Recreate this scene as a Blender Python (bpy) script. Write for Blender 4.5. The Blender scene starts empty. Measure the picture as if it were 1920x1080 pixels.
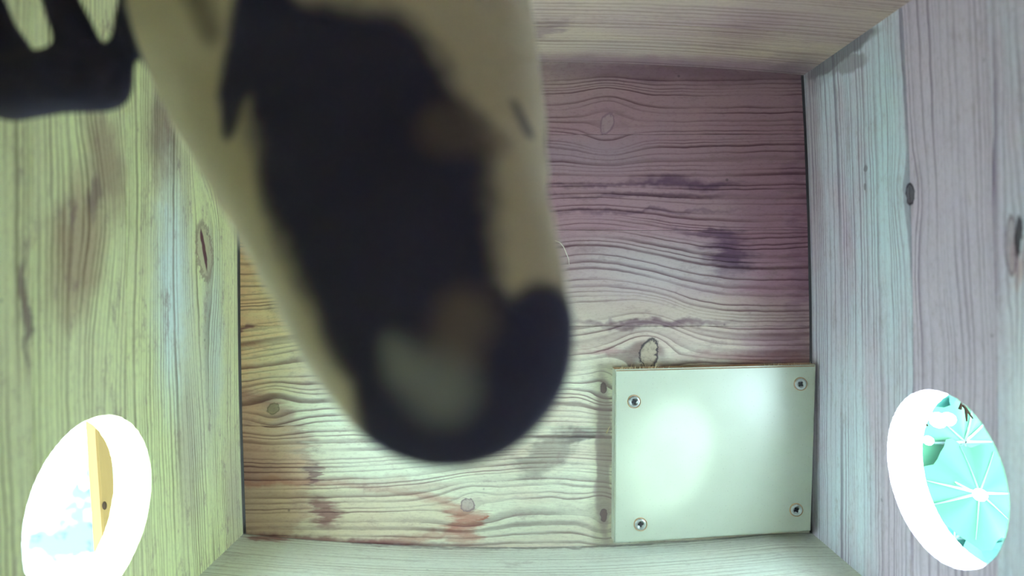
import bpy, bmesh, math, random
import numpy as np
from mathutils import Vector, Matrix, noise as mnoise

random.seed(7)
# ------------------------------------------------------------------ units
# One "unit" U is 0.3 mm.  The nest box floor is 1070 x 880 units (32 x 26 cm);
# plan coordinates (px, py) are units across / along the floor, py pointing away
# from the back wall, and depth d is measured in units down from the lens.
U = 0.0003
FD = 1130.0              # lens height above the floor, in units
CX, CY = 963.0, 520.0    # the point of the floor right under the lens

def W(px, py, d=FD):
    "plan position (px, py) at depth d units below the lens -> world"
    return Vector(((px - CX) * U, -(py - CY) * U, (FD - d) * U))

def R(px, py, k):
    "point in the direction of floor point (px, py), a fraction k of the way down"
    return W(CX + (px - CX) * k, CY + (py - CY) * k, FD * k)

scene = bpy.context.scene
# ------------------------------------------------------------------ camera
cam_data = bpy.data.cameras.new('camera')
cam = bpy.data.objects.new('camera', cam_data)
scene.collection.objects.link(cam)
cam.location = (0, 0, FD * U)
cam.rotation_euler = (0, 0, 0)            # straight down, image top = +Y
cam_data.sensor_width = 36.0
cam_data.lens = FD / 1920 * 36.0
cam_data.shift_x = (960 - CX) / 1920
cam_data.shift_y = (CY - 540) / 1920
cam_data.clip_start = 0.002
cam_data.dof.use_dof = True
cam_data.dof.focus_distance = 0.325
cam_data.dof.aperture_fstop = 5.8
scene.camera = cam

# ------------------------------------------------------------------ world, sun
world = bpy.data.worlds.new('sky')
scene.world = world
world.use_nodes = True
bg = world.node_tree.nodes['Background']
bg.inputs['Color'].default_value = (0.72, 0.98, 1.08, 1)
bg.inputs['Strength'].default_value = 1.0

sun_data = bpy.data.lights.new('sun', 'SUN')
sun_data.energy = 0.065
sun_data.angle = math.radians(6)
sun_data.color = (0.75, 1.0, 1.0)
sun = bpy.data.objects.new('sun', sun_data)
scene.collection.objects.link(sun)
sun.rotation_euler = Vector((-312, -70, -314)).to_track_quat('-Z', 'Y').to_euler()

scene.view_settings.view_transform = 'Standard'
scene.view_settings.look = 'None'
scene.view_settings.gamma = 1.0
scene.view_settings.use_curve_mapping = False
scene.view_settings.exposure = 5.35
scene.cycles.max_bounces = 8
scene.cycles.diffuse_bounces = 7
scene.cycles.use_denoising = True
scene.cycles.use_adaptive_sampling = True
scene.cycles.adaptive_threshold = 0.03

# ------------------------------------------------------------------ helpers
COL = scene.collection

def tag(o, label=None, category=None, group=None, kind=None):
    for k, v in (('label', label), ('category', category), ('group', group), ('kind', kind)):
        if v:
            o[k] = v
    return o

def link(name, mesh, mat=None, parent=None):
    o = bpy.data.objects.new(name, mesh)
    COL.objects.link(o)
    if mat is not None:
        mesh.materials.append(mat)
    if parent is not None:
        o.parent = parent
        o.matrix_parent_inverse = parent.matrix_world.inverted()
    return o

def empty(name, loc):
    o = bpy.data.objects.new(name, None)
    o.empty_display_size = 0.02
    o.location = loc
    COL.objects.link(o)
    o.matrix_world = Matrix.Translation(loc)
    return o

def bm_mesh(bm, name, smooth=False):
    bmesh.ops.recalc_face_normals(bm, faces=bm.faces[:])
    me = bpy.data.meshes.new(name)
    bm.to_mesh(me)
    bm.free()
    if smooth:
        for p in me.polygons:
            p.use_smooth = True
    return me

def bake(o):
    "replace an object's mesh by its modified mesh"
    bpy.context.view_layer.update()
    dg = bpy.context.evaluated_depsgraph_get()
    me = bpy.data.meshes.new_from_object(o.evaluated_get(dg))
    old = o.data
    o.modifiers.clear()
    o.data = me
    bpy.data.meshes.remove(old)
    me.name = o.name

# ------------------------------------------------------------------ node expressions
class G:
    "a material's node tree with small expression helpers"
    def __init__(self, name):
        self.mat = bpy.data.materials.new(name)
        self.mat.use_nodes = True
        self.t = self.mat.node_tree
        self.t.nodes.clear()
        self.out = self.t.nodes.new('ShaderNodeOutputMaterial')
        self.bsdf = self.t.nodes.new('ShaderNodeBsdfPrincipled')
        self.t.links.new(self.bsdf.outputs[0], self.out.inputs[0])

    def n(self, kind):
        return self.t.nodes.new(kind)

    def put(self, sock, v):
        if isinstance(v, bpy.types.NodeSocket):
            self.t.links.new(v, sock)
        elif isinstance(v, (tuple, list)) and len(v) == 3 and sock.type == 'RGBA':
            sock.default_value = (*v, 1)
        else:
            sock.default_value = v

    def m(self, op, a, b=0.0, c=None):
        n = self.n('ShaderNodeMath')
        n.operation = op
        self.put(n.inputs[0], a)
        self.put(n.inputs[1], b)
        if c is not None:
            self.put(n.inputs[2], c)
        return n.outputs[0]

    def add(self, a, b): return self.m('ADD', a, b)
    def sub(self, a, b): return self.m('SUBTRACT', a, b)
    def mul(self, a, b): return self.m('MULTIPLY', a, b)

    def xyz(self, x, y, z=0.0):
        n = self.n('ShaderNodeCombineXYZ')
        self.put(n.inputs[0], x); self.put(n.inputs[1], y); self.put(n.inputs[2], z)
        return n.outputs[0]

    def noise(self, vec, scale=1.0, detail=2.0, rough=0.5):
        n = self.n('ShaderNodeTexNoise')
        self.put(n.inputs['Vector'], vec)
        n.inputs['Scale'].default_value = scale
        n.inputs['Detail'].default_value = detail
        n.inputs['Roughness'].default_value = rough
        return n.outputs[0]

    def ramp(self, v, a, b, lo=0.0, hi=1.0):
        n = self.n('ShaderNodeMapRange')
        n.interpolation_type = 'SMOOTHSTEP'
        self.put(n.inputs['Value'], v)
        n.inputs['From Min'].default_value = a
        n.inputs['From Max'].default_value = b
        n.inputs['To Min'].default_value = lo
        n.inputs['To Max'].default_value = hi
        return n.outputs[0]

    def mix(self, fac, a, b, blend='MIX'):
        n = self.n('ShaderNodeMix')
        n.data_type = 'RGBA'
        n.blend_type = blend
        self.put(n.inputs[0], fac)
        self.put(n.inputs[6], a)
        self.put(n.inputs[7], b)
        return n.outputs[2]

    def ell(self, vec, c, r, ang=0.0):
        "normalised distance of vec from an ellipse centred at c"
        n = self.n('ShaderNodeMapping')
        n.vector_type = 'TEXTURE'
        self.put(n.inputs['Vector'], vec)
        n.inputs['Location'].default_value = (c[0], c[1], 0)
        n.inputs['Rotation'].default_value = (0, 0, math.radians(ang))
        n.inputs['Scale'].default_value = (r[0], r[1], 1)
        l = self.n('ShaderNodeVectorMath')
        l.operation = 'LENGTH'
        self.t.links.new(n.outputs[0], l.inputs[0])
        return l.outputs['Value']

    def attr(self, name):
        n = self.n('ShaderNodeAttribute')
        n.attribute_type = 'OBJECT'
        n.attribute_name = name
        return n.outputs['Fac']

    def finish(self, color, rough=0.6, bump=None, strength=0.2, dist=0.0003, spec=0.3):
        self.put(self.bsdf.inputs['Base Color'], color)
        self.put(self.bsdf.inputs['Roughness'], rough)
        self.bsdf.inputs['Specular IOR Level'].default_value = spec
        if bump is not None:
            b = self.n('ShaderNodeBump')
            b.inputs['Strength'].default_value = strength
            b.inputs['Distance'].default_value = dist
            self.t.links.new(bump, b.inputs['Height'])
            self.t.links.new(b.outputs[0], self.bsdf.inputs['Normal'])
        return self.mat

def srgb(r, g, b):
    f = lambda c: (c / 255 / 12.92) if c <= 10 else ((c / 255 + 0.055) / 1.055) ** 2.4
    return (f(r), f(g), f(b))

def wood(name, axes, pale, late, pink, period=13.0, waves=(), knots=(), stains_and_light=(), marks_and_shade=(), line=0.75, wob=26, speck=0.5, joint_shade=False, wear=0.3):
    """pine: rings that bend round the knots, knots with dark rims, ragged stains.
    axes(g, x, y, z in units) -> (s along the grain, t across it)"""
    g = G(name)
    tc = g.n('ShaderNodeTexCoord')
    sc = g.n('ShaderNodeVectorMath'); sc.operation = 'SCALE'
    g.t.links.new(tc.outputs['Object'], sc.inputs[0])
    sc.inputs['Scale'].default_value = 1 / U
    sp = g.n('ShaderNodeSeparateXYZ')
    g.t.links.new(sc.outputs[0], sp.inputs[0])
    s, t = axes(g, sp.outputs[0], sp.outputs[1], sp.outputs[2])
    gr = g.attr('grain')
    tint = g.attr('tint')
    st = g.xyz(s, t, 0)
    # ragged coordinates for the stains: long along the grain
    rag = g.noise(g.xyz(g.mul(s, 0.012), g.mul(t, 0.09), gr), 1, 3, 0.65)
    rag = g.mul(g.sub(rag, 0.5), 1.0)
    soft = g.sub(g.noise(g.xyz(g.mul(s, 0.02), g.mul(t, 0.02), 3.7), 1, 3, 0.6), 0.5)
    rst = g.xyz(g.add(s, g.add(g.mul(rag, 120), g.mul(soft, 60))), g.add(t, g.mul(soft, 40)), 0)
    # ring phase
    w = g.mul(g.sub(g.noise(g.xyz(g.mul(s, 0.0022), g.mul(t, 0.007), g.mul(gr, 5.1)), 1, 1, 0.4), 0.5), wob * 2)
    w = g.add(w, g.mul(g.sub(g.noise(g.xyz(g.mul(s, 0.02), g.mul(t, 0.03), gr), 1, 2, 0.5), 0.5), 5))
    tt = g.add(t, w)
    for (c, r, amp) in waves:
        e = g.ell(st, c, r)
        f = g.m('EXPONENT', g.mul(g.mul(e, e), -1))
        tt = g.add(tt, g.mul(f, amp))
    for k in knots:
        c, r, ang = k[:3]
        e = g.ell(st, c, (r[0] * 3.2 + 12, r[1] * 2.2 + 12))
        f = g.m('EXPONENT', g.mul(g.mul(e, e), -1))
        tt = g.sub(tt, g.mul(g.mul(g.sub(t, c[1]), f), 0.8))
    wide = g.noise(g.xyz(0.0, g.mul(tt, 0.016), g.mul(gr, 3.3)), 1, 2, 0.6)
    ph = g.add(g.mul(tt, 1 / period), g.add(g.mul(wide, 7), g.mul(gr, 7)))
    fr = g.m('FRACT', ph)
    ring = g.mul(g.ramp(fr, 0.42, 0.92), g.ramp(fr, 0.94, 1.0, 1, 0))
    amp = g.noise(g.xyz(g.mul(s, 0.004), g.mul(tt, 0.045), g.add(gr, 9.0)), 1, 2, 0.5)
    ring = g.mul(ring, g.ramp(amp, 0.3, 0.68, 0.15, 1.0))
    fib = g.noise(g.xyz(g.mul(s, 0.05), g.mul(t, 0.9), gr), 1, 2, 0.6)
    broad = g.noise(g.xyz(g.mul(s, 0.0035), g.mul(t, 0.012), g.mul(gr, 2.0)), 1, 3, 0.55)
    col = g.mix(g.ramp(broad, 0.35, 0.7), pale, pink)
    col = g.mix(tint, col, pink)
    col = g.mix(g.mul(g.ramp(fib, 0.3, 0.75), 0.22), col, late)
    for stn in stains_and_light:
        c, r, ang, colour, k, edge = stn[:6]
        e = g.ell(rst, c, r, ang)
        col = g.mix(g.ramp(e, 1 - edge, 1 + edge * 0.4, k, 0), col, colour)
        if len(stn) > 6:      # tide mark along the stain's edge
            d = g.m('ABSOLUTE', g.sub(e, 1 - edge * 0.3))
            col = g.mix(g.ramp(d, 0, 0.16, stn[7], 0), col, stn[6])
    col = g.mix(g.mul(ring, line), col, late, 'MULTIPLY')
    mott = g.noise(g.xyz(g.mul(s, 0.10), g.mul(t, 0.22), 5.0), 1, 3, 0.75)
    col = g.mix(g.ramp(mott, 0.45, 0.8, 0, 0.3), col, (0.45, 0.33, 0.36), 'MULTIPLY')
    worn = g.noise(g.xyz(g.mul(s, 0.014), g.mul(t, 0.035), g.add(gr, 20.0)), 1, 6, 0.78)
    col = g.mix(g.ramp(worn, 0.53, 0.70, 0, wear), col, (0.26, 0.17, 0.17))
    if joint_shade:      # shade in the joint at the floor, painted into the wall colour
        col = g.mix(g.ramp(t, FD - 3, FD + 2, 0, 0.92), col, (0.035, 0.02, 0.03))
    for (c, r, ang, rim, fill, kf) in knots:
        grain = g.noise(g.xyz(g.mul(s, 0.12), g.mul(t, 0.12), 1.0), 1, 3, 0.7)
        gw = g.mul(g.sub(grain, 0.5), 0.9 * min(r))
        e = g.ell(g.xyz(g.add(s, g.add(g.mul(soft, 14), gw)), g.add(t, g.sub(g.mul(soft, 10), gw)), 0), c, r, ang)
        inner = g.mix(g.ramp(grain, 0.45, 0.75, 0, 0.55), fill, rim)
        col = g.mix(g.ramp(e, 0.85, 1.05, kf, 0), col, inner)
        d = g.m('ABSOLUTE', g.sub(e, 0.95))
        col = g.mix(g.ramp(d, 0.03, 0.2, 0.95 * kf, 0), col, rim)
    for (c, r, ang, colour, k) in marks_and_shade:
        e = g.ell(g.xyz(g.add(s, g.mul(soft, 36)), g.add(t, g.mul(soft, 26)), 0), c, r, ang)
        col = g.mix(g.ramp(e, 0.7, 1.1, k, 0), col, colour)
    # droppings of dust and dirt
    vo = g.n('ShaderNodeTexVoronoi')
    g.t.links.new(g.xyz(g.mul(s, 0.022), g.mul(t, 0.022), gr), vo.inputs['Vector'])
    vo.inputs['Scale'].default_value = 1
    rnd = g.n('ShaderNodeSeparateColor')
    g.t.links.new(vo.outputs['Color'], rnd.inputs[0])
    dot = g.mul(g.ramp(vo.outputs['Distance'], 0.035, 0.085, 1, 0), g.ramp(rnd.outputs[0], 0.72, 0.76))
    col = g.mix(g.mul(dot, speck), col, (0.05, 0.035, 0.05))
    h = fib
    return g.finish(col, 0.62, h, 0.25, 0.0002, 0.25)

# ------------------------------------------------------------------ wood materials
LATE = (0.22, 0.11, 0.16)
FLOORPALE = (0.76, 0.79, 0.60); ORANGE = (0.92, 0.72, 0.40); MAUVE = (0.39, 0.20, 0.27)
PURPLE = (0.11, 0.05, 0.11); RUST = (0.42, 0.17, 0.13); GREYD = (0.16, 0.13, 0.14)

floor_ax = lambda g, x, y, z: (g.add(x, CX), g.sub(CY, y))
side_ax = lambda g, x, y, z: (g.sub(CY, y), g.sub(FD, z))
end_ax = lambda g, x, y, z: (g.add(x, CX), g.sub(FD, z))

mat_floor = wood('pine_floor', floor_ax, FLOORPALE, LATE, (0.68, 0.60, 0.46), 12,
    waves=[((1110, 480), (150, 110), 42), ((1420, 560), (260, 90), -18), ((620, 640), (160, 80), 26), ((1215, 640), (110, 45), 22), ((600, 880), (300, 70), -12), ((1020, 900), (170, 60), 30)],
    knots=[((1218, 664), (17, 30), 12, (0.05, 0.04, 0.05), (0.46, 0.38, 0.28), 0.95),
           ((1138, 232), (13, 20), 25, (0.22, 0.12, 0.18), (0.46, 0.33, 0.36), 0.6),
           ((875, 946), (13, 12), 0, (0.22, 0.15, 0.17), (0.46, 0.36, 0.33), 0.8),
           ((512, 766), (10, 12), 30, (0.12, 0.11, 0.07), (0.22, 0.21, 0.12), 0.6),
           ((1132, 966), (6, 12), 0, (0.03, 0.02, 0.03), (0.08, 0.04, 0.05), 0.95),
           ((1132, 728), (6, 10), 0, (0.03, 0.02, 0.03), (0.06, 0.04, 0.04), 0.95)],
    stains_and_light=[((1330, 330), (640, 330), 0, MAUVE, 0.85, 0.55),  # this and the next: mauve stain mixed with the dim light there
            ((1480, 540), (120, 280), 0, MAUVE, 0.75, 0.7),
            ((1290, 590), (280, 40), 0, (0.58, 0.50, 0.38), 0.45, 0.8),
            ((1230, 500), (190, 60), 4, (0.60, 0.54, 0.52), 0.65, 0.8),
            ((1100, 290), (170, 45), 0, (0.40, 0.30, 0.36), 0.5, 0.8),
            ((400, 520), (230, 260), 0, ORANGE, 0.8, 0.55),
            ((425, 620), (75, 300), 0, (0.78, 0.42, 0.26), 0.65, 0.8),
            ((430, 885), (165, 160), 0, (0.60, 0.37, 0.26), 0.9, 0.25, (0.30, 0.11, 0.12), 0.55),
            ((440, 930), (110, 110), 0, (0.32, 0.16, 0.16), 0.7, 0.8),
            ((580, 962), (318, 62), 2, (0.66, 0.52, 0.36), 0.5, 0.25, RUST, 0.6),
            ((700, 905), (180, 14), 3, RUST, 0.45, 0.6),
            ((588, 890), (12, 26), 0, (0.20, 0.06, 0.09), 0.9, 0.5),
            ((610, 960), (30, 34), 0, (0.24, 0.09, 0.10), 0.8, 0.6),
            ((720, 800), (190, 130), 0, (0.80, 0.85, 0.70), 0.8, 0.9),  # paler greenish area of the floor
            ((872, 990), (34, 40), 0, RUST, 0.75, 0.6),
            ((893, 967), (8, 7), 0, (0.45, 0.13, 0.08), 0.9, 0.4),
            ((1372, 476), (50, 46), 30, PURPLE, 0.85, 0.7),
            ((1150, 345), (260, 5), 0, PURPLE, 0.6, 0.9),
            ((1200, 365), (220, 5), 0, PURPLE, 0.55, 0.9),
            ((1190, 395), (240, 5), 0, PURPLE, 0.55, 0.9),
            ((1330, 435), (70, 10), 4, PURPLE, 0.7, 0.7),
            ((1440, 330), (90, 150), 0, (0.36, 0.19, 0.24), 0.5, 0.9),
            ((1290, 345), (120, 12), 2, PURPLE, 0.65, 0.7),
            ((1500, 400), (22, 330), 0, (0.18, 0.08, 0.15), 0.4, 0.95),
            ((1250, 135), (420, 22), 2, (0.2, 0.1, 0.16), 0.6, 0.9),  # purple shadow under the back wall, painted on the floor
            ((1230, 606), (160, 8), 0, (0.18, 0.10, 0.13), 0.85, 0.7),
            ((1130, 658), (45, 12), 0, (0.34, 0.13, 0.16), 0.6, 0.8),
            ((1400, 672), (160, 14), 0, (0.36, 0.16, 0.17), 0.6, 0.8),
            ((1030, 850), (82, 36), -32, (0.33, 0.29, 0.24), 0.8, 0.4),
            ((1085, 818), (40, 14), -10, (0.18, 0.16, 0.15), 0.7, 0.6),
            ((1000, 985), (120, 40), 0, (0.55, 0.55, 0.42), 0.5, 0.9),
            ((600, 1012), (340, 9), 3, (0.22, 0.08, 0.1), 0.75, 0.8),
            ((462, 620), (20, 8), 0, (0.3, 0.12, 0.14), 0.8, 0.6)],
    marks_and_shade=[((1132, 860), (17, 170), 0, (0.34, 0.24, 0.25), 0.62)], wob=11, line=0.85, wear=0.42)  # shadow band beside the plate, painted into the floor colour

mat_right = wood('pine_wall_right', side_ax, (0.74, 0.82, 0.88), (0.30, 0.22, 0.32), (0.70, 0.59, 0.68), 10,
    waves=[((640, 770), (110, 60), 14)],
    knots=[((404, 845), (16, 9), 0, (0.05, 0.04, 0.06), (0.16, 0.14, 0.17), 1.0),
           ((486, 676), (34, 7), 0, (0.16, 0.09, 0.12), (0.42, 0.32, 0.36), 0.6)],
    stains_and_light=[((150, 1090), (40, 60), 0, (0.13, 0.10, 0.14), 0.5, 0.9),
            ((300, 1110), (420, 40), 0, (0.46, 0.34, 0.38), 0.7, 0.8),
            ((515, 670), (30, 12), 0, (0.55, 0.28, 0.28), 0.7, 0.5),
            ((640, 655), (150, 36), 0, (0.90, 0.94, 0.96), 0.8, 0.9),  # bright light on this strip, painted as a white-blue patch
            ((330, 905), (190, 52), 0, (0.68, 0.84, 0.88), 0.7, 0.8),
            ((700, 1060), (330, 60), 0, (0.62, 0.66, 0.72), 0.5, 0.8)],
    marks_and_shade=[((150, 1010), (17, 120), 0, (0.17, 0.15, 0.17), 0.8), ((176, 985), (14, 60), 8, (0.26, 0.23, 0.25), 0.6),
            ((345, 945), (7, 5), 0, (0.2, 0.18, 0.22), 0.7), ((375, 950), (6, 4), 0, (0.2, 0.18, 0.22), 0.7), ((478, 668), (26, 5), 4, (0.03, 0.02, 0.03), 0.9)],
    line=0.75, wob=7, speck=0.35, joint_shade=True)

mat_left = wood('pine_wall_left', side_ax, (0.82, 0.90, 0.48), (0.26, 0.20, 0.16), (0.78, 0.80, 0.48), 8,
    waves=[((430, 760), (120, 60), -26), ((300, 1000), (90, 70), 30)],
    knots=[((476, 1010), (50, 26), 14, (0.26, 0.18, 0.14), (0.46, 0.40, 0.28), 0.6)],
    stains_and_light=[((370, 770), (90, 40), 20, (0.36, 0.26, 0.19), 0.75, 0.7),
            ((480, 720), (110, 50), -14, (0.40, 0.27, 0.19), 0.75, 0.7),
            ((420, 745), (30, 14), -14, (0.22, 0.15, 0.14), 0.7, 0.7),
            ((300, 890), (90, 50), 0, (0.30, 0.20, 0.18), 0.75, 0.7),
            ((235, 930), (30, 40), 0, (0.16, 0.11, 0.15), 0.6, 0.7),
            ((540, 915), (200, 55), 0, (0.76, 0.90, 0.88), 0.95, 0.8),
            ((600, 1040), (160, 40), 0, (0.64, 0.76, 0.70), 0.7, 0.8),
            ((800, 950), (160, 40), 0, (0.46, 0.38, 0.32), 0.6, 0.9),
            ((700, 1000), (200, 90), 0, (0.60, 0.62, 0.55), 0.5, 0.9),
            ((560, 640), (60, 8), 0, (0.20, 0.13, 0.14), 0.8, 0.7),
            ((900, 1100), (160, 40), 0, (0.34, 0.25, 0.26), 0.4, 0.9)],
    marks_and_shade=[((474, 1008), (40, 6), 16, (0.10, 0.02, 0.04), 0.95)], line=0.8, wob=12, joint_shade=True, wear=0.65)

mat_back = wood('pine_wall_back', end_ax, (0.64, 0.52, 0.38), (0.30, 0.19, 0.21), (0.54, 0.40, 0.38), 10,
    stains_and_light=[((1010, 985), (34, 60), 30, (0.30, 0.2, 0.22), 0.7, 0.6),
            ((1330, 960), (60, 90), 0, (0.40, 0.26, 0.27), 0.6, 0.9),
            ((1250, 1118), (480, 44), 0, (0.30, 0.18, 0.23), 0.85, 0.95),  # purple shadow along the foot of the wall, painted in
            ((1150, 1050), (160, 40), 0, (0.52, 0.43, 0.38), 0.6, 0.9),
            ((1470, 1100), (60, 90), 0, (0.22, 0.16, 0.19), 0.6, 0.9)], line=0.6, wob=9, speck=0.2, joint_shade=True)

mat_front = wood('pine_wall_front', end_ax, (0.74, 0.80, 0.70), (0.36, 0.30, 0.26), (0.72, 0.73, 0.62), 9,
    stains_and_light=[((505, 1120), (40, 14), 0, (0.30, 0.10, 0.10), 0.8, 0.6),
            ((950, 1128), (600, 6), 0, (0.2, 0.15, 0.14), 0.6, 0.9)], line=0.5, wob=8, speck=0.2, joint_shade=True)

mat_lid = wood('pine_lid', floor_ax, (0.84, 0.80, 0.70), (0.5, 0.4, 0.35), (0.8, 0.74, 0.66), 12)

# ------------------------------------------------------------------ the box
TH = 52.0   # board thickness in units

def right_x(py): return 1523 - 16 * (max(0, 700 - py) / 558) ** 2
def left_x(py): return 445 + 11 * (max(0, py - 450) / 550) ** 2
def back_y(px): return 116 + 25 * (min(abs(px - 960), 560) / 547) ** 2
def front_y(px): return 1000 + 26 * max(0, 1 - ((px - 950) / 500) ** 2)

def lamella(name, path, d0, d1, outward, mat, parent, grain, tint, th=TH):
    """one strip of a glued board: its inner face follows path (plan points, slightly
    bowed), from depth d0 down to d1, with eased edges along the glue line"""
    c = 1.1
    prof = [(c, d0), (0, d0 + c), (0, d1 - c), (c, d1), (th, d1), (th, d0)]
    bm = bmesh.new()
    rings = []
    for (px, py) in path:
        rings.append([bm.verts.new(W(px + outward[0] * o, py + outward[1] * o, d)) for (o, d) in prof])
    k = len(prof)
    for a, b in zip(rings, rings[1:]):
        for i in range(k):
            bm.faces.new((a[i], a[(i + 1) % k], b[(i + 1) % k], b[i]))
    bm.faces.new(rings[0]); bm.faces.new(rings[-1][::-1])
    o = link(name, bm_mesh(bm, name), mat, parent)
    o['grain'] = grain
    o['tint'] = tint
    return o

def hole_cutter(px, py, d, r):
    bm = bmesh.new()
    n = 160
    rr = [r + 0.9 * mnoise.noise(Vector((i * 0.9, px, 0))) + 0.5 * random.uniform(-1, 1) for i in range(n)]
    sides = []
    for o in (-140, 140):
        sides.append([bm.verts.new(W(px + o, py + rr[i] * math.cos(2 * math.pi * i / n), d + rr[i] * math.sin(2 * math.pi * i / n))) for i in range(n)])
    a, b = sides
    for i in range(n):
        bm.faces.new((a[i], a[(i + 1) % n], b[(i + 1) % n], b[i]))
    bm.faces.new(a); bm.faces.new(b[::-1])
    return link('hole_cutter', bm_mesh(bm, 'hole_cutter'))

def wall(name, label, path, outward, depths, mat, seed, tints=None, cutter=None, cut_span=None):
    root = empty(name, W(path[0][0], path[0][1], FD))
    tag(root, label, 'wall', None, 'structure')
    rnd = random.Random(seed)
    for i, (d1, d0) in enumerate(zip(depths, depths[1:])):
        o = lamella('plank', path, d0, d1, outward, mat, root, rnd.uniform(0, 10), (tints[i] if tints and i < len(tints) else rnd.uniform(0, 0.5)))
        if cutter is not None and d1 > cut_span[0] and d0 < cut_span[1]:
            m = o.modifiers.new('hole', 'BOOLEAN')
            m.operation = 'DIFFERENCE'
            m.solver = 'EXACT'
            m.object = cutter
            bake(o)
    return root

BOT, TOP = FD + 60, -22.0
side_py = [136 + (1006 - 136) * i / 24 for i in range(25)]
end_px = [388 + (1586 - 388) * i / 32 for i in range(33)]
HR = 111.0

cr = hole_cutter(1548, 781, 792, HR)
wall('wall_right', 'pale pine wall with the round hole showing green leaves', [(right_x(p), p) for p in side_py], (1, 0),
     [BOT, 845, 698, 515, 330, 150, TOP], mat_right, 3, [0.0, 0.95, 0.0, 0.3], cr, (792 - HR - 4, 792 + HR + 4))
bpy.data.objects.remove(cr)
cl = hole_cutter(420, 804, 742, HR)
wall('wall_left', 'greenish pine wall with the glaring white round hole', [(left_x(p), p) for p in side_py], (-1, 0),
     [BOT, 806, 648, 470, 290, 110, TOP], mat_left, 5, [0.1, 0.4, 0.6], cl, (742 - HR - 4, 742 + HR + 4))
bpy.data.objects.remove(cl)
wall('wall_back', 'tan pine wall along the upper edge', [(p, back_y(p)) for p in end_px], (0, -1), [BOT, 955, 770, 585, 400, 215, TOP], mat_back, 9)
wall('wall_front', 'pale pine wall along the lower edge', [(p, front_y(p)) for p in end_px], (0, 1), [BOT, 965, 780, 595, 410, 225, TOP], mat_front, 12)

# floor: five glued strips
floor = empty('floor', W(985, 560))
tag(floor, 'stained pine floor board of the nest box', 'floor', None, 'structure')
edges = [96, 252, 431, 611, 799, 1040]
for i, (y0, y1) in enumerate(zip(edges, edges[1:])):
    c = 1.1
    prof = [(y0 + c, FD), (y1 - c, FD), (y1, FD + c), (y1, FD + 55), (y0, FD + 55), (y0, FD + c)]
    bm = bmesh.new()
    rings = []
    for end in (left_x, lambda p: 1000, right_x):
        gap = 5 if end is left_x else (-5 if end is right_x else 0)
        rings.append([bm.verts.new(W(end(py) + gap, py, d)) for (py, d) in prof])
    for a, b in zip(rings, rings[1:]):
        for k in range(6):
            bm.faces.new((a[k], a[(k + 1) % 6], b[(k + 1) % 6], b[k]))
    bm.faces.new(rings[0]); bm.faces.new(rings[-1][::-1])
    o = link('plank', bm_mesh(bm, 'plank'), mat_floor, floor)
    o['grain'] = (1.3, 4.2, 6.6, 2.9, 8.4)[i]
    o['tint'] = (0.4, 0.3, 0.2, 0.15, 0.1)[i]

# lid, just above the lens
lid = empty('ceiling', W(985, 560, TOP))
tag(lid, 'pine lid closing the nest box above the lens', 'ceiling', None, 'structure')
for i in range(6):
    bm = bmesh.new()
    y0, y1 = 50 + i * 172, 50 + (i + 1) * 172
    bmesh.ops.create_cube(bm, size=1)
    for v in bm.verts:
        v.co = W(380 + (v.co.x + 0.5) * 1214, y0 + (v.co.y + 0.5) * (y1 - y0), TOP - (v.co.z + 0.5) * TH)
    o = link('plank', bm_mesh(bm, 'plank'), mat_lid, lid)
    o['grain'] = i * 1.7
    o['tint'] = 0.2

# ------------------------------------------------------------------ cover plate with screws
g = G('plate_white')
tc = g.n('ShaderNodeTexCoord')
n1 = g.noise(tc.outputs['Object'], 900, 3, 0.6)
n2 = g.noise(tc.outputs['Object'], 40, 2, 0.5)
col = g.mix(g.ramp(n2, 0.3, 0.7), (0.47, 0.51, 0.40), (0.50, 0.54, 0.43))
col = g.mix(g.mul(g.ramp(n1, 0.62, 0.7), 0.35), col, (0.34, 0.33, 0.27))
vo = g.n('ShaderNodeTexVoronoi'); g.t.links.new(tc.outputs['Object'], vo.inputs['Vector']); vo.inputs['Scale'].default_value = 75
rc = g.n('ShaderNodeSeparateColor'); g.t.links.new(vo.outputs['Color'], rc.inputs[0])
col = g.mix(g.mul(g.ramp(vo.outputs['Distance'], 0.03, 0.07, 0.8, 0), g.ramp(rc.outputs[0], 0.7, 0.74)), col, (0.12, 0.1, 0.08))
mat_plate = g.finish(col, 0.33, n1, 0.05, 0.0001, 0.5)
g = G('plate_edge')
tc = g.n('ShaderNodeTexCoord')
mat_edge = g.finish(g.mix(g.noise(tc.outputs['Object'], 700, 3, 0.6), (0.42, 0.24, 0.13), (0.62, 0.45, 0.28)), 0.8)
g = G('screw_steel')
tc = g.n('ShaderNodeTexCoord')
g.bsdf.inputs['Metallic'].default_value = 0.85
mat_steel = g.finish(g.mix(g.noise(tc.outputs['Object'], 900, 2, 0.5), (0.42, 0.46, 0.45), (0.62, 0.66, 0.63)), 0.35)
g = G('screw_recess_dark')
tc = g.n('ShaderNodeTexCoord')
mat_recess = g.finish(g.mix(g.noise(tc.outputs['Object'], 900, 2, 0.5), (0.015, 0.015, 0.018), (0.05, 0.05, 0.05)), 0.6)
g = G('splinter_wood')
tc = g.n('ShaderNodeTexCoord')
mat_splinter = g.finish(g.mix(g.noise(tc.outputs['Object'], 500, 2, 0.5), (0.72, 0.62, 0.38), (0.6, 0.46, 0.28)), 0.8)

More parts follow.
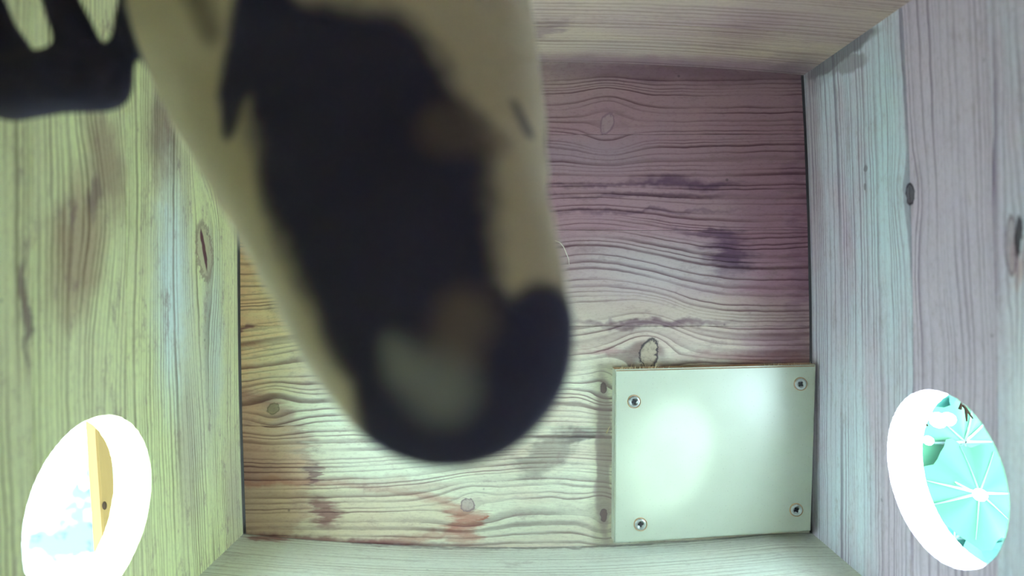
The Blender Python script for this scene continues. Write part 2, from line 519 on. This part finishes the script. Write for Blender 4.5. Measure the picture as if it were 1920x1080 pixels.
PK = 0.974; PD = FD * PK
plate = empty('cover_plate', R(1340, 850, PK) * 1.0)
plate.location.z = 0.0
bpy.context.view_layer.update()
tag(plate, 'white rectangular cover plate fixed with four screws in the floor corner', 'board')
corners = [R(1153, 693, PK), R(1531, 684, PK), R(1521, 996, PK), R(1151, 1020, PK)]
bm = bmesh.new()
top = [bm.verts.new(v) for v in corners]
bot = [bm.verts.new(Vector((v.x, v.y, 0.0001))) for v in corners]
bm.faces.new(top)
bm.faces.new(bot[::-1])
for i in range(4):
    bm.faces.new((top[i], bot[i], bot[(i + 1) % 4], top[(i + 1) % 4]))
bmesh.ops.bevel(bm, geom=[e for e in bm.edges if e.verts[0] in top and e.verts[1] in top], offset=0.0009, segments=3, affect='EDGES')
me = bm_mesh(bm, 'panel')
pl = link('panel', me, mat_plate, plate)
me.materials.append(mat_edge)
for p in me.polygons:            # raw sawn edge on the far side
    if p.normal.y > 0.6:
        p.material_index = 1

def screw_mesh(r):
    bm = bmesh.new()
    n = 28
    prof = [(1.0, -0.55), (1.0, 0.06), (0.9, 0.2), (0.62, 0.26), (0.55, 0.18), (0.50, 0.02)]
    rings = [[bm.verts.new((r * a * math.cos(2 * math.pi * i / n), r * a * math.sin(2 * math.pi * i / n), r * h)) for i in range(n)] for a, h in prof]
    for a, b in zip(rings, rings[1:]):
        for i in range(n):
            bm.faces.new((a[i], a[(i + 1) % n], b[(i + 1) % n], b[i]))
    bm.faces.new(rings[-1])
    return bm_mesh(bm, 'screw', True)

def recess_mesh(r):
    "four-armed drive with a star of short ribs between the arms"
    bm = bmesh.new()
    n = 32
    a = [bm.verts.new((r * (0.30 + 0.19 * abs(math.cos(2 * 2 * math.pi * i / n)) ** 2) * math.cos(2 * math.pi * i / n),
                       r * (0.30 + 0.19 * abs(math.cos(2 * 2 * math.pi * i / n)) ** 2) * math.sin(2 * math.pi * i / n), r * 0.05)) for i in range(n)]
    c = bm.verts.new((0, 0, r * 0.03))
    for i in range(n):
        bm.faces.new((a[i], a[(i + 1) % n], c))
    return bm_mesh(bm, 'drive_recess')

def washer_mesh(r):
    bm = bmesh.new()
    n = 28
    prof = [(1.0, 0.0), (0.97, 0.1), (0.9, 0.12), (0.84, 0.02)]
    rings = [[bm.verts.new((r * a * math.cos(2 * math.pi * i / n), r * a * math.sin(2 * math.pi * i / n), r * h)) for i in range(n)] for a, h in prof]
    for a, b in zip(rings, rings[1:]):
        for i in range(n):
            bm.faces.new((a[i], a[(i + 1) % n], b[(i + 1) % n], b[i]))
    return bm_mesh(bm, 'screw_rim', True)

SR = 10.8 * U
sm, rm = screw_mesh(SR), recess_mesh(SR)
sm.materials.append(mat_steel); rm.materials.append(mat_recess)
wm = washer_mesh(SR * 1.16); wm.materials.append(mat_edge)
for (px, py, rot) in ((1189, 753, 0.3), (1501, 720, 0.9), (1201, 983, 0.1), (1493, 956, 0.5)):
    s = bpy.data.objects.new('screw', sm); COL.objects.link(s)
    s.parent = plate; s.matrix_parent_inverse = plate.matrix_world.inverted()
    s.location = R(px, py, PK); s.rotation_euler = (0, 0, rot)
    for nm, mm in (('drive_recess', rm), ('screw_rim', wm)):
        q = bpy.data.objects.new(nm, mm); COL.objects.link(q)
        q.parent = s
        q.location = (0, 0, 0.00004)

# raw fibres torn along the plate's sawn edge
bm = bmesh.new()
rnd = random.Random(4)
for i in range(46):
    t = rnd.random()
    if i < 22:
        t = rnd.uniform(0.02, 0.22)
    p = corners[0].lerp(corners[1], t) + Vector((0, 0.0002, -0.0006))
    L = rnd.uniform(0.0008, 0.003) * (1.3 if i < 22 else 0.7)
    d = Vector((rnd.uniform(-0.6, 0.6), 1, rnd.uniform(-0.2, 0.35))).normalized() * L
    wv = Vector((0.00022, 0, 0)); hv = Vector((0, 0, 0.0002))
    v = [bm.verts.new(p + wv), bm.verts.new(p - wv), bm.verts.new(p + hv), bm.verts.new(p + d)]
    for f in ((0, 1, 2), (0, 1, 3), (1, 2, 3), (2, 0, 3)):
        bm.faces.new([v[k] for k in f])
fr = link('fibres', bm_mesh(bm, 'fibres'), mat_splinter, plate)
fr['kind'] = 'stuff'

def strand(name, pts, r, mat, parent=None, taper=True):
    bm = bmesh.new()
    rings = []
    for i, p in enumerate(pts):
        q = pts[min(i + 1, len(pts) - 1)] - pts[max(i - 1, 0)]
        q.normalize()
        up = Vector((0, 0, 1)) if abs(q.z) < 0.9 else Vector((1, 0, 0))
        a = q.cross(up).normalized(); b = q.cross(a)
        rr = r * (1 - 0.6 * i / (len(pts) - 1)) if taper else r
        rings.append([bm.verts.new(p + (a * math.cos(k * math.pi / 3) + b * math.sin(k * math.pi / 3)) * rr) for k in range(6)])
    for a, b in zip(rings, rings[1:]):
        for i in range(6):
            bm.faces.new((a[i], a[(i + 1) % 6], b[(i + 1) % 6], b[i]))
    bm.faces.new(rings[0]); bm.faces.new(rings[-1][::-1])
    return link(name, bm_mesh(bm, name, True), mat, parent)

g = G('hair_pale')
tc = g.n('ShaderNodeTexCoord')
mat_hair = g.finish(g.mix(g.noise(tc.outputs['Object'], 300, 1, 0.5), (0.8, 0.76, 0.62), (0.88, 0.86, 0.78)), 0.5)
arc = [(1040, 451), (1050, 455), (1057, 464), (1062, 476), (1066, 486), (1067, 496)]
tag(strand('loose_hair', [W(x, y, FD - 1.5 - 2 * math.sin(i * 0.6)) for i, (x, y) in enumerate(arc)], 1.1 * U, mat_hair),
    'thin pale curved hair lying on the floor beside the animal', 'hair')
tag(strand('wood_splinter', [W(1137, 812, FD - 1.5), W(1140, 804, FD - 3), W(1143, 799, FD - 2)], 1.2 * U, mat_splinter),
    'tiny pale wood splinter on the floor beside the cover plate', 'splinter')

# ------------------------------------------------------------------ outside: ground, batten, plant
g = G('ground_pale')
tc = g.n('ShaderNodeTexCoord')
n1 = g.noise(tc.outputs['Object'], 8, 4, 0.65)
n2 = g.noise(tc.outputs['Object'], 70, 3, 0.6)
col = g.mix(g.ramp(n1, 0.44, 0.58), (0.78, 0.78, 0.76), (0.014, 0.023, 0.025))
col = g.mix(g.mul(g.ramp(n2, 0.55, 0.65), g.ramp(n1, 0.45, 0.55)), col, (0.006, 0.010, 0.010))
mat_ground = g.finish(col, 0.9)
bm = bmesh.new()
bmesh.ops.create_grid(bm, x_segments=40, y_segments=40, size=3.0)
for v in bm.verts:
    v.co.z = 0.02 * mnoise.noise(v.co * 2.0) - 0.32
ground = link('ground', bm_mesh(bm, 'ground', True), mat_ground)
tag(ground, 'bright pale ground with green patches below the holes', 'ground', None, 'structure')

g = G('batten_wood')
tc = g.n('ShaderNodeTexCoord')
mp = g.n('ShaderNodeMapping'); g.t.links.new(tc.outputs['Object'], mp.inputs[0]); mp.inputs['Scale'].default_value = (400, 12, 400)
n1 = g.noise(mp.outputs[0], 1, 3, 0.6)
col = g.mix(n1, (0.045, 0.026, 0.011), (0.06, 0.038, 0.017))
mat_batten = g.finish(col, 0.8, spec=0.05)
bat = empty('wooden_batten', R(190, 920, 0.86))
bpy.context.view_layer.update()
tag(bat, 'orange brown wooden batten running past the white hole outside', 'batten')
bm = bmesh.new()
A, B = R(172, 640, 0.86), R(216, 1300, 0.86)
ax = (B - A).normalized(); side = ax.cross(Vector((0, 0, 1))).normalized()
rings = []
for i in range(9):
    p = A.lerp(B, i / 8)
    w = 9 * U; h = 16 * U
    prof = [(-w, -h), (-w, h * 0.8), (-w * 0.8, h), (w * 0.8, h), (w, h * 0.8), (w, -h)]
    rings.append([bm.verts.new(p + side * a + Vector((0, 0, b))) for a, b in prof])
for a, b in zip(rings, rings[1:]):
    for i in range(6):
        bm.faces.new((a[i], a[(i + 1) % 6], b[(i + 1) % 6], b[i]))
bm.faces.new(rings[0]); bm.faces.new(rings[-1][::-1])
link('strip', bm_mesh(bm, 'strip'), mat_batten, bat)
bm = bmesh.new()
bmesh.ops.create_icosphere(bm, subdivisions=2, radius=1)
kp = R(196, 948, 0.845)
for v in bm.verts:
    v.co = kp + Vector((v.co.x * 4 * U, v.co.y * 7 * U, v.co.z * 1.2 * U))
g = G('knot_dark')
tc = g.n('ShaderNodeTexCoord')
mat_knot = g.finish(g.mix(g.noise(tc.outputs['Object'], 300, 1, 0.5), (0.004, 0.003, 0.002), (0.010, 0.006, 0.004)), 0.9, spec=0.0)
link('knot', bm_mesh(bm, 'knot', True), mat_knot, bat)

# round lobed leaves with pale veins
g = G('leaf_green')
tc = g.n('ShaderNodeTexCoord')
col = g.mix(g.noise(tc.outputs['Object'], 40, 3, 0.6), (0.009, 0.045, 0.038), (0.013, 0.054, 0.040))
oi = g.n('ShaderNodeObjectInfo')
col = g.mix(g.ramp(oi.outputs['Random'], 0.3, 0.9), col, (0.014, 0.048, 0.026))
mat_leaf = g.finish(col, 0.6, spec=0.06)
g.bsdf.inputs['Transmission Weight'].default_value = 0
g = G('leaf_vein_pale')
tc = g.n('ShaderNodeTexCoord')
mat_vein = g.finish(g.mix(g.noise(tc.outputs['Object'], 60, 2, 0.5), (0.026, 0.06, 0.055), (0.036, 0.066, 0.06)), 0.5)
g = G('stem_green')
tc = g.n('ShaderNodeTexCoord')
mat_stem = g.finish(g.mix(g.noise(tc.outputs['Object'], 60, 2, 0.5), (0.22, 0.42, 0.2), (0.3, 0.52, 0.25)), 0.6)

def leaf_z(a, q, seed):
    return 0.10 * q * q * math.cos(3 * a + seed) + 0.06 * q * math.sin(7 * a + seed) - 0.12 * q * q

def leaf_mesh(seed):
    rnd = random.Random(seed)
    bm = bmesh.new()
    n = 42
    c = bm.verts.new((0, 0, 0))
    prev = None
    rad = [1 + 0.10 * math.cos(7 * 2 * math.pi * i / n + seed) + 0.04 * math.cos(13 * 2 * math.pi * i / n) for i in range(n)]
    for q in (0.25, 0.5, 0.75, 1.0):
        ring = []
        for i in range(n):
            a = 2 * math.pi * i / n
            r = q * (1 + (rad[i] - 1) * q)
            ring.append(bm.verts.new((r * math.cos(a), r * math.sin(a), leaf_z(a, q, seed))))
        for i in range(n):
            if prev is None:
                bm.faces.new((c, ring[i], ring[(i + 1) % n]))
            else:
                bm.faces.new((prev[i], ring[i], ring[(i + 1) % n], prev[(i + 1) % n]))
        prev = ring
    me = bm_mesh(bm, 'leaf', True)
    me.materials.append(mat_leaf)
    bm = bmesh.new()
    for k in range(7):
        a = 2 * math.pi * (k + 0.55 * rnd.random()) / 7 + seed
        L = 0.9 if k % 3 else 0.97
        pr = []
        for j in range(6):
            q = 0.02 + L * j / 5
            w = (0.022 if k % 3 else 0.038) * (1 - 0.8 * j / 5)
            z = leaf_z(a, q, seed)
            d = Vector((math.cos(a), math.sin(a), 0)); e = Vector((-d.y, d.x, 0))
            pr.append([bm.verts.new(d * q + e * w + Vector((0, 0, z + 0.004))), bm.verts.new(d * q + Vector((0, 0, z + 0.035))), bm.verts.new(d * q - e * w + Vector((0, 0, z + 0.004)))])
        for x, y in zip(pr, pr[1:]):
            for j in range(2):
                bm.faces.new((x[j], x[j + 1], y[j + 1], y[j]))
    mv = bm_mesh(bm, 'veins', True)
    mv.materials.append(mat_vein)
    return me, mv

plant = empty('leafy_plant', Vector((0.30, -0.11, -0.32)))
tag(plant, 'green leafy plant with round pale veined leaves outside the wall hole', 'plant')
shapes = [leaf_mesh(s) for s in (0.4, 2.1, 4.4)]
for i, (px, py, k, r, tx, ty) in enumerate((
        (1808, 828, 1.10, 98, 0.15, 0.3), (1836, 924, 1.04, 92, -0.2, 0.2), (1745, 905, 1.22, 105, 0.2, -0.1),
        (1790, 1010, 1.16, 92, 0.1, 0.25), (1725, 770, 1.30, 90, 0.0, 0.3), (1880, 830, 1.22, 100, -0.3, 0.1),
        (1870, 1030, 1.24, 95, 0.2, 0.1), (1800, 730, 1.28, 80, 0.3, 0.2), (1700, 1010, 1.34, 100, 0.1, 0.1),
        (1930, 940, 1.12, 90, 0.0, -0.3), (1850, 1120, 1.15, 110, 0.1, 0.0), (1760, 1110, 1.25, 105, 0.2, 0.1))):
    lm, vm = shapes[i % 3]
    lf = bpy.data.objects.new('leaf', lm); COL.objects.link(lf)
    lf.parent = plant; lf.matrix_parent_inverse = plant.matrix_world.inverted()
    p = R(px, py, k)
    lf.location = p
    lf.rotation_euler = (tx, ty, i * 1.3)
    lf.scale = (r * U * k,) * 3
    vv = bpy.data.objects.new('veins', vm); COL.objects.link(vv); vv.parent = lf
    q = Vector((0.31 + 0.02 * math.sin(i), -0.11 + 0.03 * math.cos(i * 2), -0.32))
    strand('stem', [q, q.lerp(p, 0.5) + Vector((0.01, 0, 0.03)), p], 5 * U, mat_stem, plant)

# white balls standing in for light flecks, and dry dark scraps among the leaves
g = G('fleck_white')
tc = g.n('ShaderNodeTexCoord')
mat_fleck = g.finish(g.mix(g.noise(tc.outputs['Object'], 80, 1, 0.5), (0.5, 0.55, 0.52), (0.6, 0.64, 0.6)), 0.6)
for (px, py, k, r) in ((1741, 826, 1.0, 9), (1796, 1037, 1.0, 12), (1760, 788, 1.02, 15), (1778, 786, 1.01, 13), (1838, 928, 0.99, 12)):
    bm = bmesh.new()
    bmesh.ops.create_icosphere(bm, subdivisions=2, radius=1)
    for v in bm.verts:
        v.co = R(px, py, k) + Vector(v.co) * (r * k * U * (1 + 0.15 * mnoise.noise(v.co * 2)))
    b = link('light_fleck', bm_mesh(bm, 'light_fleck', True), mat_fleck, plant)
    e = R(px, py, k) + Vector((0, 0, -r * U))
    strand('fleck_stalk', [e, e + Vector((0.004, 0, -0.05)), e + Vector((0.012, 0.005, -0.12))], 1.5 * U, mat_stem, plant)
for (px, py, ln, an) in ((1802, 759, 9, 1.4), (1815, 772, 15, -1.0), (1812, 778, 12, -1.6), (1735, 794, 6, -0.8)):
    d = Vector((math.cos(an), math.sin(an), 0.1)) * ln * U
    p = R(px, py, 1.02)
    strand('dry_scrap', [p - d, p, p + d], 3.2 * U, mat_knot, plant)

# ------------------------------------------------------------------ the animal
# body axis: rump against the back wall under the lid, climbing head first towards the lens' foot
class Body:
    def __init__(self):
        self.bm = bmesh.new()
    def ball(self, px, py, k, r, zs=0.8, sub=3):
        c = R(px, py, k); rr = r * k * U
        m = Matrix.Translation(c) @ Matrix.Diagonal((rr, rr, rr * zs, 1))
        bmesh.ops.create_icosphere(self.bm, subdivisions=sub, radius=1, matrix=m)
    def chain(self, pts, zs=0.8, step=0.35):
        for a, b in zip(pts, pts[1:]):
            L = math.dist(a[:2], b[:2]) + abs(a[2] - b[2]) * 900
            n = max(2, int(L / (min(a[3], b[3]) * step)))
            for i in range(n + 1):
                t = i / n
                self.ball(*[a[j] + (b[j] - a[j]) * t for j in range(4)], zs=zs)

B = Body()
B.chain([(618, -30, 0.42, 368), (660, 100, 0.43, 350), (709, 250, 0.41, 320), (750, 400, 0.37, 284), (804, 550, 0.33, 262), (840, 635, 0.31, 240)], zs=0.72)
B.chain([(850, 700, 0.315, 155), (822, 785, 0.34, 84)], zs=0.8)          # muzzle, pointing down
B.chain([(1040, 600, 0.318, 40), (1035, 640, 0.318, 42)])                # brow over the eye
B.chain([(712, 752, 0.322, 40), (735, 775, 0.322, 40)])
B.chain([(985, 505, 0.325, 48), (1010, 480, 0.34, 26)])                   # ears, laid back
B.chain([(610, 545, 0.33, 44), (578, 500, 0.345, 24)])
# folded foreleg with long toes, reaching to the left wall side
B.chain([(420, -60, 0.42, 120), (300, -30, 0.41, 45), (245, 20, 0.40, 26), (228, 100, 0.40, 24), (190, 152, 0.40, 54)], zs=0.9)
B.chain([(190, 155, 0.40, 56), (105, 152, 0.40, 62), (20, 165, 0.41, 64), (-80, 150, 0.42, 50)], zs=0.8)
B.chain([(160, 110, 0.40, 42), (130, 40, 0.40, 38), (100, -30, 0.41, 30)], zs=0.8)
B.chain([(25, 120, 0.41, 46), (-8, 60, 0.41, 38), (-30, -20, 0.42, 28)], zs=0.8)
# hind legs braced on the back wall, and the tail
for sx, x in ((-1, 470), (1, 850)):
    B.chain([(x, -60, 0.45, 150), (x + sx * 150, -110, 0.50, 70), (x + sx * 120, -160, 0.545, 34), (x + sx * 150, -185, 0.565, 22)])
B.chain([(650, -130, 0.47, 120), (640, -120, 0.58, 80), (620, -70, 0.70, 78), (600, 20, 0.80, 70), (600, 110, 0.86, 40)])
me = bm_mesh(B.bm, 'animal')
body = link('animal', me)
m = body.modifiers.new('skin', 'REMESH'); m.mode = 'VOXEL'; m.voxel_size = 0.0011; m.use_smooth_shade = True
m = body.modifiers.new('smooth', 'SMOOTH'); m.factor = 0.5; m.iterations = 14
bake(body)
me = body.data
tag(body, 'large cream and black animal stretched above the floor, blurred by its closeness', 'animal')

nv = len(me.vertices)
co = np.empty(nv * 3); me.vertices.foreach_get('co', co); co = co.reshape(-1, 3) / U
cream = np.array((0.88, 0.76, 0.60)); black = np.array((0.078, 0.072, 0.135)); tan = np.array((0.26, 0.20, 0.19)); pale = np.array((0.38, 0.39, 0.40))
colr = np.tile(cream, (nv, 1))
nz = np.array([mnoise.noise(Vector(c) * 0.03) for c in co])
nz2 = np.array([mnoise.noise(Vector(c) * 0.09) for c in co])

def patch(pts, colour, k=1.0, soft=0.35):
    "coat or shade patch: a chain of balls (plan direction px, py at depth fraction kk, radius) blended into the fur"
    global colr
    d = np.full(nv, 9.0)
    for a, b in zip(pts, pts[1:] if len(pts) > 1 else pts):
        for i in range(9):
            t = i / 8
            px, py, kk, r = [a[j] + (b[j] - a[j]) * t for j in range(4)]
            c = np.array(R(px, py, kk)) / U
            v = co - c
            d = np.minimum(d, np.sqrt(v[:, 0] ** 2 + v[:, 1] ** 2 + (0.35 * v[:, 2]) ** 2) / (r * kk))
    d = d + 0.07 * nz + 0.04 * nz2
    f = np.clip((1 + soft / 2 - d) / soft, 0, 1); f = f * f * (3 - 2 * f) * k
    colr = colr * (1 - f[:, None]) + colour[None] * f[:, None]

K = lambda y: 0.36 if y < 150 else (0.33 if y < 350 else 0.29)
patch([(560, 130, 0.34, 110), (660, 200, 0.34, 190), (715, 330, 0.33, 205)], black)
patch([(705, 330, 0.33, 205), (740, 440, 0.31, 195), (760, 540, 0.29, 175)], black)
patch([(520, 60, 0.35, 70), (480, 200, 0.37, 45), (470, 260, 0.37, 32)], black)
patch([(735, 560, 0.28, 150), (780, 690, 0.27, 130), (820, 800, 0.31, 130)], black)
patch([(1010, 620, 0.29, 88), (980, 700, 0.29, 110), (880, 790, 0.30, 110)], black)
patch([(915, 570, 0.27, 40), (930, 640, 0.27, 60)], black)
patch([(870, 600, 0.26, 55), (850, 660, 0.26, 50)], tan, 0.8, 1.5)
patch([(830, 730, 0.27, 60), (770, 690, 0.27, 42), (745, 640, 0.28, 25)], pale, 0.9, 1.6)
patch([(850, 260, 0.33, 60), (915, 285, 0.34, 40)], tan, 0.6, 0.9)
patch([(488, 140, 0.36, 10), (470, 290, 0.36, 12)], tan, 0.5, 1.0)
patch([(412, 20, 0.36, 40), (425, 80, 0.36, 30)], np.array((0.12, 0.09, 0.08)), 0.8, 1.0)
patch([(1012, 170, 0.43, 15), (1022, 240, 0.42, 17), (1024, 320, 0.41, 13)], np.array((0.14, 0.11, 0.09)), 0.9, 0.9)  # shadow line behind the flank, painted into the coat colour
patch([(962, 205, 0.36, 13), (988, 255, 0.36, 13)], black, 0.8, 0.8)
patch([(300, -20, 0.41, 75), (262, 30, 0.40, 45), (235, 110, 0.40, 62), (120, 155, 0.40, 130), (-60, 150, 0.42, 130)], black)
patch([(140, 60, 0.40, 70), (90, -60, 0.41, 80), (-40, 0, 0.42, 110)], black)
at = me.color_attributes.new('coat', 'FLOAT_COLOR', 'POINT')
at.data.foreach_set('color', np.concatenate([colr, np.ones((nv, 1))], axis=1).astype(np.float32).ravel())

g = G('fur')
a = g.n('ShaderNodeAttribute'); a.attribute_name = 'coat'
tc = g.n('ShaderNodeTexCoord')
n1 = g.noise(tc.outputs['Object'], 700, 3, 0.6)
col = g.mix(g.mul(n1, 0.06), a.outputs['Color'], (0.02, 0.02, 0.02))
mat_fur = g.finish(col, 0.85, n1, 0.4, 0.0006, 0.1)
me.materials.clear(); me.materials.append(mat_fur)
for p in me.polygons:
    p.use_smooth = True

g = G('eye_dark')
tc = g.n('ShaderNodeTexCoord')
mat_eye = g.finish(g.mix(g.noise(tc.outputs['Object'], 200, 1, 0.5), (0.008, 0.008, 0.01), (0.02, 0.015, 0.012)), 0.22, spec=0.9)
for (px, py, k, r) in ((1042, 605, 0.307, 27), (711, 768, 0.314, 22)):
    bm = bmesh.new()
    bmesh.ops.create_uvsphere(bm, u_segments=24, v_segments=16, radius=r * k * U, matrix=Matrix.Translation(R(px, py, k)))
    link('eye', bm_mesh(bm, 'eye', True), mat_eye, body)
